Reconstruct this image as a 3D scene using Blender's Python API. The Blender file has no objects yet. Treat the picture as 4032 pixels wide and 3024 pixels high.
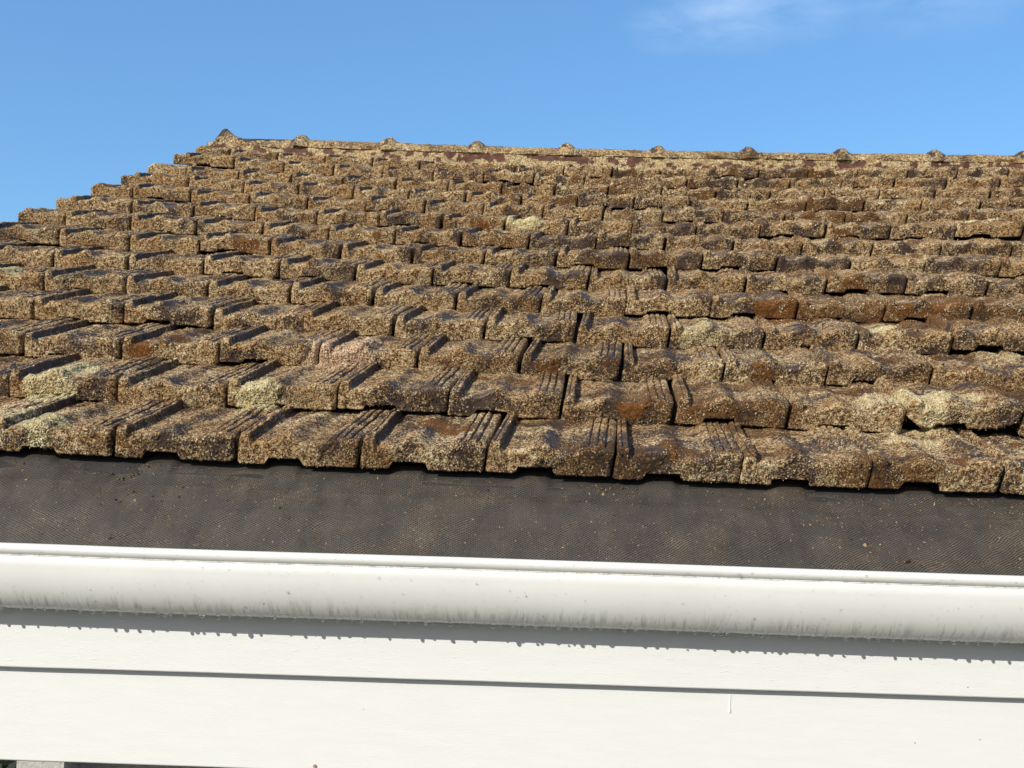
import bpy, math, random
import numpy as np
from mathutils import Matrix, Vector

# ------------------------------------------------------------------ camera, world, sun, exposure
scene = bpy.context.scene
ZC = 4.0                                   # eye height above the ground
F = 4300.0                                 # focal length in pixels of a 4032 wide picture
W = np.array([[0.99819157, 0.03814584, -0.0464596],
              [0.04357137, 0.0733412, 0.99635466],
              [0.04141418, -0.99657712, 0.0715465]])      # x right, y down, z forward -> world
cam_d = bpy.data.cameras.new('camera')
cam = bpy.data.objects.new('camera', cam_d)
scene.collection.objects.link(cam)
cam_d.sensor_width = 36.0
cam_d.lens = 36.0 * F / 4032.0
cam_d.clip_start = 0.05
cam_d.clip_end = 5000.0
R3 = Matrix([[W[i, 0], -W[i, 1], -W[i, 2]] for i in range(3)])
cam.matrix_world = Matrix.Translation((0, 0, ZC)) @ R3.to_4x4()
scene.camera = cam

SUN_EL, SUN_AZ = math.radians(28.5), math.radians(221)
world = bpy.data.worlds.new("World")
scene.world = world
world.use_nodes = True
wn, wl = world.node_tree.nodes, world.node_tree.links
wn.clear()
w_out = wn.new('ShaderNodeOutputWorld')
bg = wn.new('ShaderNodeBackground')
sky = wn.new('ShaderNodeTexSky')
sky.sky_type = 'NISHITA'
sky.sun_disc = False
sky.sun_elevation = SUN_EL
sky.sun_rotation = SUN_AZ
sky.air_density = 1.15
sky.dust_density = 0.4
sky.ozone_density = 1.6
bg.inputs['Strength'].default_value = 0.15
# thin wisps of high cloud, laid out by sky direction
tc = wn.new('ShaderNodeTexCoord')
mp = wn.new('ShaderNodeMapping')
mp.inputs['Scale'].default_value = (5.0, 5.0, 16.0)
mp.inputs['Rotation'].default_value = (0.0, 0.12, 0.0)
cn = wn.new('ShaderNodeTexNoise')
cn.inputs['Scale'].default_value = 3.2
cn.inputs['Detail'].default_value = 9.0
cn.inputs['Roughness'].default_value = 0.62
cn.inputs['Distortion'].default_value = 0.3
wl.new(tc.outputs['Generated'], mp.inputs['Vector'])
wl.new(mp.outputs['Vector'], cn.inputs['Vector'])
crp = wn.new('ShaderNodeMapRange')
crp.inputs['From Min'].default_value = 0.30
crp.inputs['From Max'].default_value = 0.80
wl.new(cn.outputs['Fac'], crp.inputs['Value'])


def sky_dir(px, py):
    v = W @ np.array([(px - 2016) / F, (py - 1512) / F, 1.0])
    return v / np.linalg.norm(v)


blob_sum = None
for (px, py, rad, amt) in [(2640, 110, 0.05, .75), (2900, 40, 0.085, 1.0), (3150, 30, 0.07, .7), (3700, -120, .12, .8)]:
    d = sky_dir(px, py)
    vs = wn.new('ShaderNodeVectorMath'); vs.operation = 'SUBTRACT'
    wl.new(tc.outputs['Generated'], vs.inputs[0]); vs.inputs[1].default_value = tuple(d)
    sc = wn.new('ShaderNodeVectorMath'); sc.operation = 'MULTIPLY'
    wl.new(vs.outputs[0], sc.inputs[0]); sc.inputs[1].default_value = (1, 1, 1.9)
    ln = wn.new('ShaderNodeVectorMath'); ln.operation = 'LENGTH'
    wl.new(sc.outputs[0], ln.inputs[0])
    mr = wn.new('ShaderNodeMapRange'); mr.interpolation_type = 'SMOOTHSTEP'
    mr.inputs['From Min'].default_value = rad; mr.inputs['From Max'].default_value = rad * .15
    mr.inputs['To Max'].default_value = amt
    wl.new(ln.outputs['Value'], mr.inputs['Value'])
    if blob_sum is None:
        blob_sum = mr.outputs['Result']
    else:
        ad = wn.new('ShaderNodeMath'); ad.operation = 'MAXIMUM'
        wl.new(blob_sum, ad.inputs[0]); wl.new(mr.outputs['Result'], ad.inputs[1])
        blob_sum = ad.outputs[0]
mu = wn.new('ShaderNodeMath'); mu.operation = 'MULTIPLY'
wl.new(blob_sum, mu.inputs[0]); wl.new(crp.outputs['Result'], mu.inputs[1])
mu2 = wn.new('ShaderNodeMath'); mu2.operation = 'MULTIPLY'; mu2.inputs[1].default_value = 0.6
wl.new(mu.outputs[0], mu2.inputs[0])
tint = wn.new('ShaderNodeMix'); tint.data_type = 'RGBA'; tint.blend_type = 'MULTIPLY'
tint.inputs[0].default_value = 1.0
SKY_TINT = tint.inputs[7]
SKY_TINT.default_value = (0.62, 0.86, 1.0, 1)
wl.new(sky.outputs['Color'], tint.inputs[6])
wm = wn.new('ShaderNodeMix'); wm.data_type = 'RGBA'
wl.new(mu2.outputs[0], wm.inputs[0])
hz = wn.new('ShaderNodeMix'); hz.data_type = 'RGBA'
hz.inputs[0].default_value = 0.45
# the sky pales towards the sun, behind the photographer
sd_ = wn.new('ShaderNodeVectorMath'); sd_.operation = 'DOT_PRODUCT'
wl.new(tc.outputs['Generated'], sd_.inputs[0])
sd_.inputs[1].default_value = (math.sin(SUN_AZ), math.cos(SUN_AZ), 0.35)
sm_ = wn.new('ShaderNodeMapRange'); sm_.interpolation_type = 'SMOOTHSTEP'
sm_.inputs['From Min'].default_value = -0.25; sm_.inputs['From Max'].default_value = 0.7
wl.new(sd_.outputs['Value'], sm_.inputs['Value'])
pale_ = wn.new('ShaderNodeMix'); pale_.data_type = 'RGBA'
wl.new(sm_.outputs['Result'], pale_.inputs[0])
pale_.inputs[6].default_value = (0.62, 1.66, 3.75, 1); pale_.inputs[7].default_value = (3.5, 3.2, 3.0, 1)
hf_ = wn.new('ShaderNodeMapRange'); hf_.inputs['To Min'].default_value = .45; hf_.inputs['To Max'].default_value = .85
wl.new(sm_.outputs['Result'], hf_.inputs['Value']); wl.new(hf_.outputs['Result'], hz.inputs[0])
wl.new(tint.outputs[2], hz.inputs[6]); wl.new(pale_.outputs[2], hz.inputs[7])
wl.new(hz.outputs[2], wm.inputs[6])
wm.inputs[7].default_value = (2.9, 3.9, 5.4, 1)
wl.new(wm.outputs[2], bg.inputs['Color'])
wl.new(bg.outputs[0], w_out.inputs['Surface'])

sun_d = bpy.data.lights.new('sun', 'SUN')
sun = bpy.data.objects.new('sun', sun_d)
scene.collection.objects.link(sun)
sun_d.energy = 3.8
sun_d.angle = math.radians(0.53)
sun_d.color = (1.0, 0.965, 0.865)
to_sun = Vector((math.sin(SUN_AZ) * math.cos(SUN_EL), math.cos(SUN_AZ) * math.cos(SUN_EL), math.sin(SUN_EL)))
sun.rotation_euler = to_sun.to_track_quat('Z', 'Y').to_euler()
sun.location = to_sun * 30

scene.view_settings.view_transform = 'Standard'
scene.view_settings.look = 'None'
scene.view_settings.gamma = 1
scene.view_settings.exposure = 0.4

# ------------------------------------------------------------------ helpers
rng = np.random.default_rng(7)
random.seed(7)


def tag(o, label=None, cat=None, group=None, kind=None):
    if label: o['label'] = label
    if cat: o['category'] = cat
    if group: o['group'] = group
    if kind: o['kind'] = kind
    return o


def link(o, parent=None):
    scene.collection.objects.link(o)
    if parent is not None:
        o.parent = parent
    return o


def empty(name, loc=(0, 0, 0)):
    o = bpy.data.objects.new(name, None)
    o.location = loc
    o.empty_display_size = .2
    return link(o)


def mesh_obj(name, V, faces, mat, parent=None, smooth=True, attr=None, uv=None):
    """V (n,3) array in world coordinates, faces (m,4) array or a list of tuples."""
    V = np.asarray(V, dtype=np.float32)
    me = bpy.data.meshes.new(name)
    if isinstance(faces, np.ndarray):
        m, k = faces.shape
        me.vertices.add(len(V)); me.vertices.foreach_set('co', V.ravel())
        me.loops.add(m * k); me.loops.foreach_set('vertex_index', faces.astype(np.int32).ravel())
        me.polygons.add(m)
        me.polygons.foreach_set('loop_start', np.arange(0, m * k, k, dtype=np.int32))
        me.update(calc_edges=True)
        me.validate()
    else:
        me.from_pydata(V.tolist(), [], faces)
        me.update()
    if smooth:
        me.polygons.foreach_set('use_smooth', np.ones(len(me.polygons), dtype=bool))
    if attr is not None:
        a = me.color_attributes.new('mask', 'FLOAT_COLOR', 'POINT')
        a.data.foreach_set('color', np.asarray(attr, dtype=np.float32).ravel())
    if uv is not None:
        l = me.uv_layers.new(name='flat')
        idx = np.empty(len(me.loops), dtype=np.int32)
        me.loops.foreach_get('vertex_index', idx)
        l.data.foreach_set('uv', np.asarray(uv, dtype=np.float32)[idx].ravel())
    me.materials.append(mat)
    o = bpy.data.objects.new(name, me)
    return link(o, parent)


def grid_faces(nu, nv, off=0):
    i = np.arange(nu - 1)[None, :]; j = np.arange(nv - 1)[:, None]
    a = j * nu + i
    return (np.stack([a, a + 1, a + 1 + nu, a + nu], -1).reshape(-1, 4) + off)


def _h(ix, iy, seed):
    x = (ix.astype(np.int64) * 374761393 + iy.astype(np.int64) * 668265263 + seed * 1274126177) & 0xffffffff
    x = ((x ^ (x >> 13)) * 1274126177) & 0xffffffff
    x = ((x ^ (x >> 16)) * 2246822519) & 0xffffffff
    return ((x ^ (x >> 15)) & 0xffffff) / float(0x1000000)


def vnoise(x, y, seed=0):
    ix, iy = np.floor(x), np.floor(y)
    fx, fy = x - ix, y - iy
    fx = fx * fx * (3 - 2 * fx); fy = fy * fy * (3 - 2 * fy)
    a = _h(ix, iy, seed); b = _h(ix + 1, iy, seed); c = _h(ix, iy + 1, seed); d = _h(ix + 1, iy + 1, seed)
    return (a * (1 - fx) + b * fx) * (1 - fy) + (c * (1 - fx) + d * fx) * fy


def fbm(x, y, seed=0, octv=4):
    s = 0; amp = .5; tot = 0
    for k in range(octv):
        s = s + amp * vnoise(x * 2 ** k, y * 2 ** k, seed + 17 * k); tot += amp; amp *= .55
    return s / tot


def cells(x, y, seed=0):
    """nearest distance and a random value of the nearest cell"""
    ix, iy = np.floor(x), np.floor(y)
    best = np.full(x.shape, 9.0); idv = np.zeros(x.shape)
    for dx in (-1, 0, 1):
        for dy in (-1, 0, 1):
            cx, cy = ix + dx, iy + dy
            px = cx + _h(cx, cy, seed); py = cy + _h(cx, cy, seed + 5)
            d = (px - x) ** 2 + (py - y) ** 2
            m = d < best
            best = np.where(m, d, best)
            idv = np.where(m, _h(cx, cy, seed + 9), idv)
    return np.sqrt(best), idv


def sstep(a, b, x):
    t = np.clip((x - a) / (b - a), 0, 1)
    return t * t * (3 - 2 * t)


def ray(px, py):
    return W @ np.array([(px - 2016) / F, (py - 1512) / F, 1.0])


def on_wall(px, py, Y):
    """the point of the vertical plane at distance Y that is seen at a pixel of the photograph"""
    d = ray(px, py)
    return d * (Y / d[1]) + np.array([0, 0, ZC])


# ------------------------------------------------------------------ materials
def nt(name):
    m = bpy.data.materials.new(name)
    m.use_nodes = True
    n, l = m.node_tree.nodes, m.node_tree.links
    b = n['Principled BSDF']
    return m, n, l, b


def s2l(r, g, b):
    f = lambda c: (c / 255 / 12.92) if c / 255 <= .04045 else ((c / 255 + .055) / 1.055) ** 2.4
    return (f(r), f(g), f(b), 1)


def ramp(n, stops, interp='LINEAR'):
    r = n.new('ShaderNodeValToRGB')
    r.color_ramp.interpolation = interp
    e = r.color_ramp.elements
    e[0].position, e[0].color = stops[0]
    e[1].position, e[1].color = stops[1]
    for p, c in stops[2:]:
        k = e.new(p); k.color = c
    return r


def mixc(n, l, fac, a, b, blend='MIX'):
    m = n.new('ShaderNodeMix'); m.data_type = 'RGBA'; m.blend_type = blend
    if isinstance(fac, float): m.inputs[0].default_value = fac
    else: l.new(fac, m.inputs[0])
    for s, v in ((6, a), (7, b)):
        if isinstance(v, tuple): m.inputs[s].default_value = v
        else: l.new(v, m.inputs[s])
    return m.outputs[2]


def math_n(n, l, op, a, b=None, clamp=False):
    m = n.new('ShaderNodeMath'); m.operation = op; m.use_clamp = clamp
    for i, v in enumerate((a, b)):
        if v is None: continue
        if isinstance(v, (int, float)): m.inputs[i].default_value = v
        else: l.new(v, m.inputs[i])
    return m.outputs[0]


def noise_n(n, l, vec, scale, detail=4, rough=.6):
    t = n.new('ShaderNodeTexNoise')
    t.inputs['Scale'].default_value = scale
    t.inputs['Detail'].default_value = detail
    t.inputs['Roughness'].default_value = rough
    l.new(vec, t.inputs['Vector'])
    return t


def maprange(n, l, v, a, b, c=0., d=1., smooth=False):
    m = n.new('ShaderNodeMapRange')
    if smooth: m.interpolation_type = 'SMOOTHSTEP'
    for k, x in zip(('From Min', 'From Max', 'To Min', 'To Max'), (a, b, c, d)):
        m.inputs[k].default_value = x
    l.new(v, m.inputs['Value'])
    return m.outputs['Result']


def make_tile_mat(name='lichen_covered_glazed_concrete', stops=((42, 33, 30), (64, 51, 46), (92, 76, 68)), r0=.34):
    m, n, l, b = nt(name)
    g = n.new('ShaderNodeNewGeometry')
    pos = g.outputs['Position']
    at = n.new('ShaderNodeAttribute'); at.attribute_name = 'mask'
    sp = n.new('ShaderNodeSeparateColor'); l.new(at.outputs['Color'], sp.inputs[0])
    lich, rust, pale, pink = sp.outputs[0], sp.outputs[1], sp.outputs[2], at.outputs['Alpha']
    # fine thallus flakes
    v1 = n.new('ShaderNodeTexVoronoi'); v1.inputs['Scale'].default_value = 290
    warp = noise_n(n, l, pos, 160, 2)
    wv = n.new('ShaderNodeVectorMath'); wv.operation = 'MULTIPLY_ADD'
    l.new(warp.outputs['Color'], wv.inputs[0]); wv.inputs[1].default_value = (.006, .006, .006); l.new(pos, wv.inputs[2])
    l.new(wv.outputs[0], v1.inputs['Vector'])
    vs = n.new('ShaderNodeSeparateColor'); l.new(v1.outputs['Color'], vs.inputs[0])
    n1 = noise_n(n, l, pos, 165, 6, .74)
    n2 = noise_n(n, l, pos, 22, 4, .6)
    n3 = noise_n(n, l, pos, 5.5, 5, .6)
    # does lichen grow here?
    n6 = noise_n(n, l, pos, 30, 5, .65)
    lich_ = math_n(n, l, 'ADD', lich, math_n(n, l, 'MULTIPLY', math_n(n, l, 'SUBTRACT', n6.outputs['Fac'], .5), 1.3))
    s = math_n(n, l, 'ADD', lich_, math_n(n, l, 'MULTIPLY', math_n(n, l, 'SUBTRACT', n1.outputs['Fac'], .5), 4.2))
    s = math_n(n, l, 'ADD', s, math_n(n, l, 'MULTIPLY', math_n(n, l, 'SUBTRACT', vs.outputs[1], .5), .3))
    cov = maprange(n, l, s, .44, .56, smooth=True)
    # body of the tile: worn maroon brown glaze
    base = ramp(n, [(.25, s2l(*stops[0])), (.5, s2l(*stops[1])), (.75, s2l(*stops[2]))])
    l.new(n2.outputs['Fac'], base.inputs[0])
    # lichen colours
    lc = ramp(n, [(.20, s2l(62, 44, 30)), (.36, s2l(124, 93, 62)), (.50, s2l(192, 158, 114)), (.64, s2l(240, 214, 168)), (.78, s2l(255, 246, 216))])
    n4 = noise_n(n, l, pos, 75, 7, .78)
    zone = maprange(n, l, n4.outputs['Fac'], .36, .66)
    mixv = math_n(n, l, 'ADD', math_n(n, l, 'MULTIPLY', vs.outputs[0], .42), math_n(n, l, 'MULTIPLY', zone, .62))
    l.new(mixv, lc.inputs[0])
    br = ramp(n, [(.36, (1.0, .97, .93, 1)), (.58, (.72, .54, .36, 1))])
    l.new(n3.outputs['Fac'], br.inputs[0])
    lcol = mixc(n, l, .75, lc.outputs[0], br.outputs[0], 'MULTIPLY')
    pc = ramp(n, [(.15, s2l(104, 86, 50)), (.38, s2l(232, 208, 142)), (.75, s2l(255, 248, 204))])
    pmix = math_n(n, l, 'ADD', math_n(n, l, 'MULTIPLY', vs.outputs[0], .5), math_n(n, l, 'MULTIPLY', zone, .5))
    l.new(pmix, pc.inputs[0])
    pk = ramp(n, [(.2, s2l(112, 70, 46)), (.42, s2l(206, 158, 122)), (.75, s2l(255, 232, 202))])
    l.new(pmix, pk.inputs[0])
    pcol = mixc(n, l, pink, pc.outputs[0], pk.outputs[0])
    lcol = mixc(n, l, pale, lcol, pcol)
    rc = ramp(n, [(.2, s2l(58, 38, 22)), (.5, s2l(112, 76, 42)), (.8, s2l(176, 132, 76))])
    l.new(math_n(n, l, 'ADD', math_n(n, l, 'MULTIPLY', n1.outputs['Fac'], .7), math_n(n, l, 'MULTIPLY', vs.outputs[2], .3)), rc.inputs[0])
    rmask = maprange(n, l, math_n(n, l, 'ADD', rust, math_n(n, l, 'MULTIPLY', math_n(n, l, 'SUBTRACT', n4.outputs['Fac'], .5), 2.2)), .36, .62, smooth=True)
    b.inputs['Specular IOR Level'].default_value = .3
    c = mixc(n, l, cov, base.outputs[0], lcol)
    # the thick moss cushions are a brighter orange brown than the thin stain
    rc2 = ramp(n, [(.25, s2l(66, 40, 20)), (.5, s2l(128, 82, 40)), (.8, s2l(196, 142, 76))])
    l.new(n1.outputs['Fac'], rc2.inputs[0])
    rcol = mixc(n, l, maprange(n, l, rust, .5, .8), rc.outputs[0], rc2.outputs[0])
    c = mixc(n, l, rmask, c, rcol)
    # flakes that stand off the crust are cream thallus, their own colour
    fk = math_n(n, l, 'GREATER_THAN', lich, 1.9)
    fr = ramp(n, [(0., s2l(176, 150, 108)), (.45, s2l(226, 206, 164)), (1., s2l(255, 246, 216))]); l.new(pale, fr.inputs[0])
    fcol = mixc(n, l, math_n(n, l, 'MULTIPLY', pink, .7), fr.outputs[0], s2l(244, 206, 176))
    # colour darkens towards the edges between flake cells
    gap = maprange(n, l, v1.outputs['Distance'], .35, .8, 1., .5)
    gm = n.new('ShaderNodeCombineColor')
    for k in range(3): l.new(gap, gm.inputs[k])
    grow = math_n(n, l, 'MAXIMUM', cov, rmask)
    c = mixc(n, l, math_n(n, l, 'MULTIPLY', grow, .85), c, mixc(n, l, 1.0, c, gm.outputs[0], 'MULTIPLY'))
    c = mixc(n, l, fk, c, fcol)
    l.new(c, b.inputs['Base Color'])
    rough = math_n(n, l, 'ADD', math_n(n, l, 'MULTIPLY', grow, .55), math_n(n, l, 'ADD', math_n(n, l, 'MULTIPLY', n2.outputs['Fac'], .3), r0))
    l.new(rough, b.inputs['Roughness'])
    hh = math_n(n, l, 'SUBTRACT', 1., v1.outputs['Distance'])
    hh = math_n(n, l, 'MULTIPLY', math_n(n, l, 'ADD', math_n(n, l, 'MULTIPLY', hh, .45), math_n(n, l, 'MULTIPLY', n1.outputs['Fac'], 2.2)), grow)
    hh = math_n(n, l, 'ADD', hh, math_n(n, l, 'MULTIPLY', n2.outputs['Fac'], .5))
    bp = n.new('ShaderNodeBump'); bp.inputs['Strength'].default_value = 1.0; bp.inputs['Distance'].default_value = .0045
    l.new(hh, bp.inputs['Height']); l.new(bp.outputs[0], b.inputs['Normal'])
    return m


def make_paint(name, col, rough=.38, grime=0.0, bump=.25):
    m, n, l, b = nt(name)
    bump = bump * 2
    g = n.new('ShaderNodeNewGeometry')
    mp_ = n.new('ShaderNodeMapping'); l.new(g.outputs['Position'], mp_.inputs['Vector'])
    mp_.inputs['Scale'].default_value = (1, 1, 7)
    a = noise_n(n, l, mp_.outputs['Vector'], 9, 5, .6)
    f = noise_n(n, l, g.outputs['Position'], 420, 3, .6)
    k = noise_n(n, l, mp_.outputs['Vector'], 55, 4, .65)
    c2 = tuple(x * (.955 - grime) for x in col[:3]) + (1,)
    c = mixc(n, l, maprange(n, l, a.outputs['Fac'], .3, .75), col, c2)
    # rare specks
    v = n.new('ShaderNodeTexVoronoi'); v.inputs['Scale'].default_value = 28; l.new(g.outputs['Position'], v.inputs['Vector'])
    vs = n.new('ShaderNodeSeparateColor'); l.new(v.outputs['Color'], vs.inputs[0])
    spk = math_n(n, l, 'MULTIPLY', math_n(n, l, 'LESS_THAN', v.outputs['Distance'], .055), math_n(n, l, 'GREATER_THAN', vs.outputs[0], .93))
    c = mixc(n, l, math_n(n, l, 'MULTIPLY', spk, .8), c, (.12, .10, .08, 1))
    l.new(c, b.inputs['Base Color'])
    l.new(maprange(n, l, k.outputs['Fac'], .3, .7, rough - .06, rough + .1), b.inputs['Roughness'])
    # small blisters and sags in the paint
    bl = n.new('ShaderNodeTexVoronoi'); bl.inputs['Scale'].default_value = 34; bl.feature = 'SMOOTH_F1'
    l.new(mp_.outputs['Vector'], bl.inputs['Vector'])
    bs = n.new('ShaderNodeSeparateColor'); l.new(bl.outputs['Color'], bs.inputs[0])
    bm_ = math_n(n, l, 'MULTIPLY', maprange(n, l, bl.outputs['Distance'], .22, .05, smooth=True), math_n(n, l, 'GREATER_THAN', bs.outputs[1], .8))
    h = math_n(n, l, 'ADD', math_n(n, l, 'MULTIPLY', f.outputs['Fac'], .10), math_n(n, l, 'MULTIPLY', k.outputs['Fac'], .5))
    h = math_n(n, l, 'ADD', h, math_n(n, l, 'MULTIPLY', bm_, .8))
    bp = n.new('ShaderNodeBump'); bp.inputs['Strength'].default_value = bump; bp.inputs['Distance'].default_value = .0016
    l.new(h, bp.inputs['Height']); l.new(bp.outputs[0], b.inputs['Normal'])
    return m


def make_gutter_mat():
    m, n, l, b = nt('white_gutter_paint')
    uvn = n.new('ShaderNodeUVMap'); uvn.uv_map = 'flat'
    sx = n.new('ShaderNodeSeparateXYZ'); l.new(uvn.outputs[0], sx.inputs[0])
    g = n.new('ShaderNodeNewGeometry')
    # run marks where water trickles round the underside
    cx = n.new('ShaderNodeCombineXYZ'); l.new(sx.outputs[0], cx.inputs[0])
    l.new(math_n(n, l, 'MULTIPLY', sx.outputs[1], .12), cx.inputs[1])
    st = noise_n(n, l, cx.outputs[0], 62, 3, .7)
    zone = maprange(n, l, sx.outputs[1], .055, .125, smooth=True)
    st2 = noise_n(n, l, cx.outputs[0], 24, 5, .75)
    len_ = noise_n(n, l, cx.outputs[0], 40, 2, .5)
    zone = math_n(n, l, 'MULTIPLY', zone, maprange(n, l, math_n(n, l, 'SUBTRACT', sx.outputs[1], math_n(n, l, 'MULTIPLY', len_.outputs['Fac'], .10)), .022, .070, smooth=True))
    run = math_n(n, l, 'MULTIPLY', math_n(n, l, 'MAXIMUM', maprange(n, l, st.outputs['Fac'], .50, .60, smooth=True), math_n(n, l, 'MULTIPLY', maprange(n, l, st2.outputs['Fac'], .48, .66, smooth=True), .7)), zone)
    big = noise_n(n, l, g.outputs['Position'], 5, 4, .6)
    c = mixc(n, l, maprange(n, l, big.outputs['Fac'], .3, .7), (.68, .67, .645, 1), (.64, .63, .605, 1))
    c = mixc(n, l, math_n(n, l, 'MULTIPLY', run, .55), c, (.34, .34, .30, 1))
    l.new(c, b.inputs['Base Color'])
    l.new(math_n(n, l, 'SUBTRACT', .3, math_n(n, l, 'MULTIPLY', run, .18)), b.inputs['Roughness'])
    f = noise_n(n, l, g.outputs['Position'], 300, 3, .6)
    k = noise_n(n, l, g.outputs['Position'], 40, 3, .6)
    h = math_n(n, l, 'ADD', math_n(n, l, 'MULTIPLY', f.outputs['Fac'], .22), math_n(n, l, 'MULTIPLY', k.outputs['Fac'], .5))
    h = math_n(n, l, 'ADD', h, math_n(n, l, 'MULTIPLY', run, .5))
    bp = n.new('ShaderNodeBump'); bp.inputs['Strength'].default_value = .25; bp.inputs['Distance'].default_value = .0015
    l.new(h, bp.inputs['Height']); l.new(bp.outputs[0], b.inputs['Normal'])
    return m


def make_net_mat():
    """woven plastic net, holes left open"""
    m, n, l, b = nt('grey_plastic_netting')
    uvn = n.new('ShaderNodeUVMap'); uvn.uv_map = 'flat'
    sx = n.new('ShaderNodeSeparateXYZ'); l.new(uvn.outputs[0], sx.inputs[0])
    wob = noise_n(n, l, uvn.outputs[0], 9, 2, .5)
    wv = math_n(n, l, 'MULTIPLY', math_n(n, l, 'SUBTRACT', wob.outputs['Fac'], .5), .03)
    def stripes(ax, ay, pitch, width):
        p = math_n(n, l, 'ADD', math_n(n, l, 'MULTIPLY', sx.outputs[0], ax), math_n(n, l, 'MULTIPLY', sx.outputs[1], ay))
        p = math_n(n, l, 'DIVIDE', math_n(n, l, 'ADD', p, wv), pitch)
        p = math_n(n, l, 'ABSOLUTE', math_n(n, l, 'SUBTRACT', math_n(n, l, 'FRACT', p), .5))
        return maprange(n, l, p, width, width - .09)
    a = stripes(.57, .82, .0050, .23)
    c_ = stripes(-.42, .90, .0050, .17)
    wire = math_n(n, l, 'MAXIMUM', a, c_)
    big = noise_n(n, l, uvn.outputs[0], 14, 5, .65)
    g1 = noise_n(n, l, uvn.outputs[0], 260, 3, .75)
    big2 = noise_n(n, l, uvn.outputs[0], 3.2, 4, .6)
    gs = maprange(n, l, math_n(n, l, 'ADD', g1.outputs['Fac'], math_n(n, l, 'MULTIPLY', math_n(n, l, 'ADD', big.outputs['Fac'], big2.outputs['Fac']), .42)), 1.03, 1.15)
    col = mixc(n, l, maprange(n, l, big.outputs['Fac'], .3, .7), s2l(76, 72, 69), s2l(100, 92, 84))
    cs_ = n.new('ShaderNodeCombineXYZ'); l.new(sx.outputs[0], cs_.inputs[0]); l.new(math_n(n, l, 'MULTIPLY', sx.outputs[1], .25), cs_.inputs[1])
    strk = noise_n(n, l, cs_.outputs[0], 26, 4, .6)
    col = mixc(n, l, maprange(n, l, strk.outputs['Fac'], .48, .68, 0., .45), col, s2l(54, 52, 52))
    stain = maprange(n, l, math_n(n, l, 'ADD', big2.outputs['Fac'], math_n(n, l, 'MULTIPLY', sx.outputs[0], .07)), .54, .74, 0., .35)
    col = mixc(n, l, stain, col, s2l(132, 110, 82))
    col = mixc(n, l, math_n(n, l, 'MULTIPLY', gs, .7), col, s2l(158, 138, 100))
    l.new(col, b.inputs['Base Color'])
    b.inputs['Roughness'].default_value = .5
    alpha = math_n(n, l, 'MAXIMUM', wire, gs, True)
    l.new(alpha, b.inputs['Alpha'])
    bp = n.new('ShaderNodeBump'); bp.inputs['Strength'].default_value = .5; bp.inputs['Distance'].default_value = .001
    l.new(math_n(n, l, 'ADD', wire, math_n(n, l, 'MULTIPLY', gs, 1.5)), bp.inputs['Height']); l.new(bp.outputs[0], b.inputs['Normal'])
    return m


def make_rough_mat(name, c1, c2, scale=30, rough=.9, bump=.6, dist=.004):
    m, n, l, b = nt(name)
    g = n.new('ShaderNodeNewGeometry')
    a = noise_n(n, l, g.outputs['Position'], scale, 5, .65)
    r = ramp(n, [(.3, c1), (.7, c2)]); l.new(a.outputs['Fac'], r.inputs[0])
    l.new(r.outputs[0], b.inputs['Base Color'])
    b.inputs['Roughness'].default_value = rough
    bp = n.new('ShaderNodeBump'); bp.inputs['Strength'].default_value = bump; bp.inputs['Distance'].default_value = dist
    l.new(a.outputs['Fac'], bp.inputs['Height']); l.new(bp.outputs[0], b.inputs['Normal'])
    return m


def make_crumb_mat():
    m, n, l, b = nt('lichen_crumbs')
    g = n.new('ShaderNodeNewGeometry')
    v = n.new('ShaderNodeTexWhiteNoise'); v.noise_dimensions = '1D'
    l.new(g.outputs['Random Per Island'], v.inputs['W'])
    r = ramp(n, [(0., s2l(48, 34, 26)), (.35, s2l(92, 70, 48)), (.7, s2l(128, 108, 76)), (.93, s2l(176, 156, 116)), (1., s2l(150, 84, 46))])
    l.new(v.outputs['Value'], r.inputs[0]); l.new(r.outputs[0], b.inputs['Base Color'])
    b.inputs['Roughness'].default_value = .85
    return m


def make_water():
    m, n, l, b = nt('water')
    b.inputs['Base Color'].default_value = (1, 1, 1, 1)
    b.inputs['Roughness'].default_value = .02
    b.inputs['IOR'].default_value = 1.33
    b.inputs['Transmission Weight'].default_value = 1.0
    return m


M_TILE = make_tile_mat()
M_BOARD = make_paint('white_fascia_paint', (.70, .695, .68, 1), .45)
M_GUTTER = make_gutter_mat()
M_NET = make_net_mat()
M_DECK = make_rough_mat('roofing_felt', (.012, .011, .010, 1), (.03, .027, .025, 1), 30)
M_MORTAR = make_tile_mat('maroon_mortar', ((62, 38, 32), (84, 54, 44), (108, 74, 60)), .6)
M_WALL = make_rough_mat('grey_render', (.36, .335, .31, 1), (.5, .47, .435, 1), 60, .92, .9, .006)
M_LITTER = make_rough_mat('gutter_silt', s2l(22, 19, 16), s2l(70, 58, 44), 110, .9, 1.0, .01)
M_CRUMB = make_crumb_mat()
M_WATER = make_water()
M_GRASS = make_rough_mat('lawn', (.018, .022, .012, 1), (.036, .038, .022, 1), 8, .95, .5, .02)
M_STEEL = make_rough_mat('rusty_nail', s2l(120, 84, 62), s2l(180, 160, 140), 300, .5)

# ------------------------------------------------------------------ the roof plane
A = np.array([0.3, 0, 0])
B = np.array([0.02154568, 0.31464461, 0.14008881])
C = np.array([0.39976438, 2.28237982, -0.16368156 + ZC])
BU = B / np.linalg.norm(B)
NR = np.array([0, -math.sin(math.radians(24)), math.cos(math.radians(24))])
GAUGE = float(np.linalg.norm(B))


def sag(n, r):
    k = np.interp(r, [1, 4, 10, 15], [.0002, .0004, .0008, .0009])
    return k * (n + 2.4) ** 2 - np.interp(r, [1, 5, 12, 15], [.002, .007, .02, .016])


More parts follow.
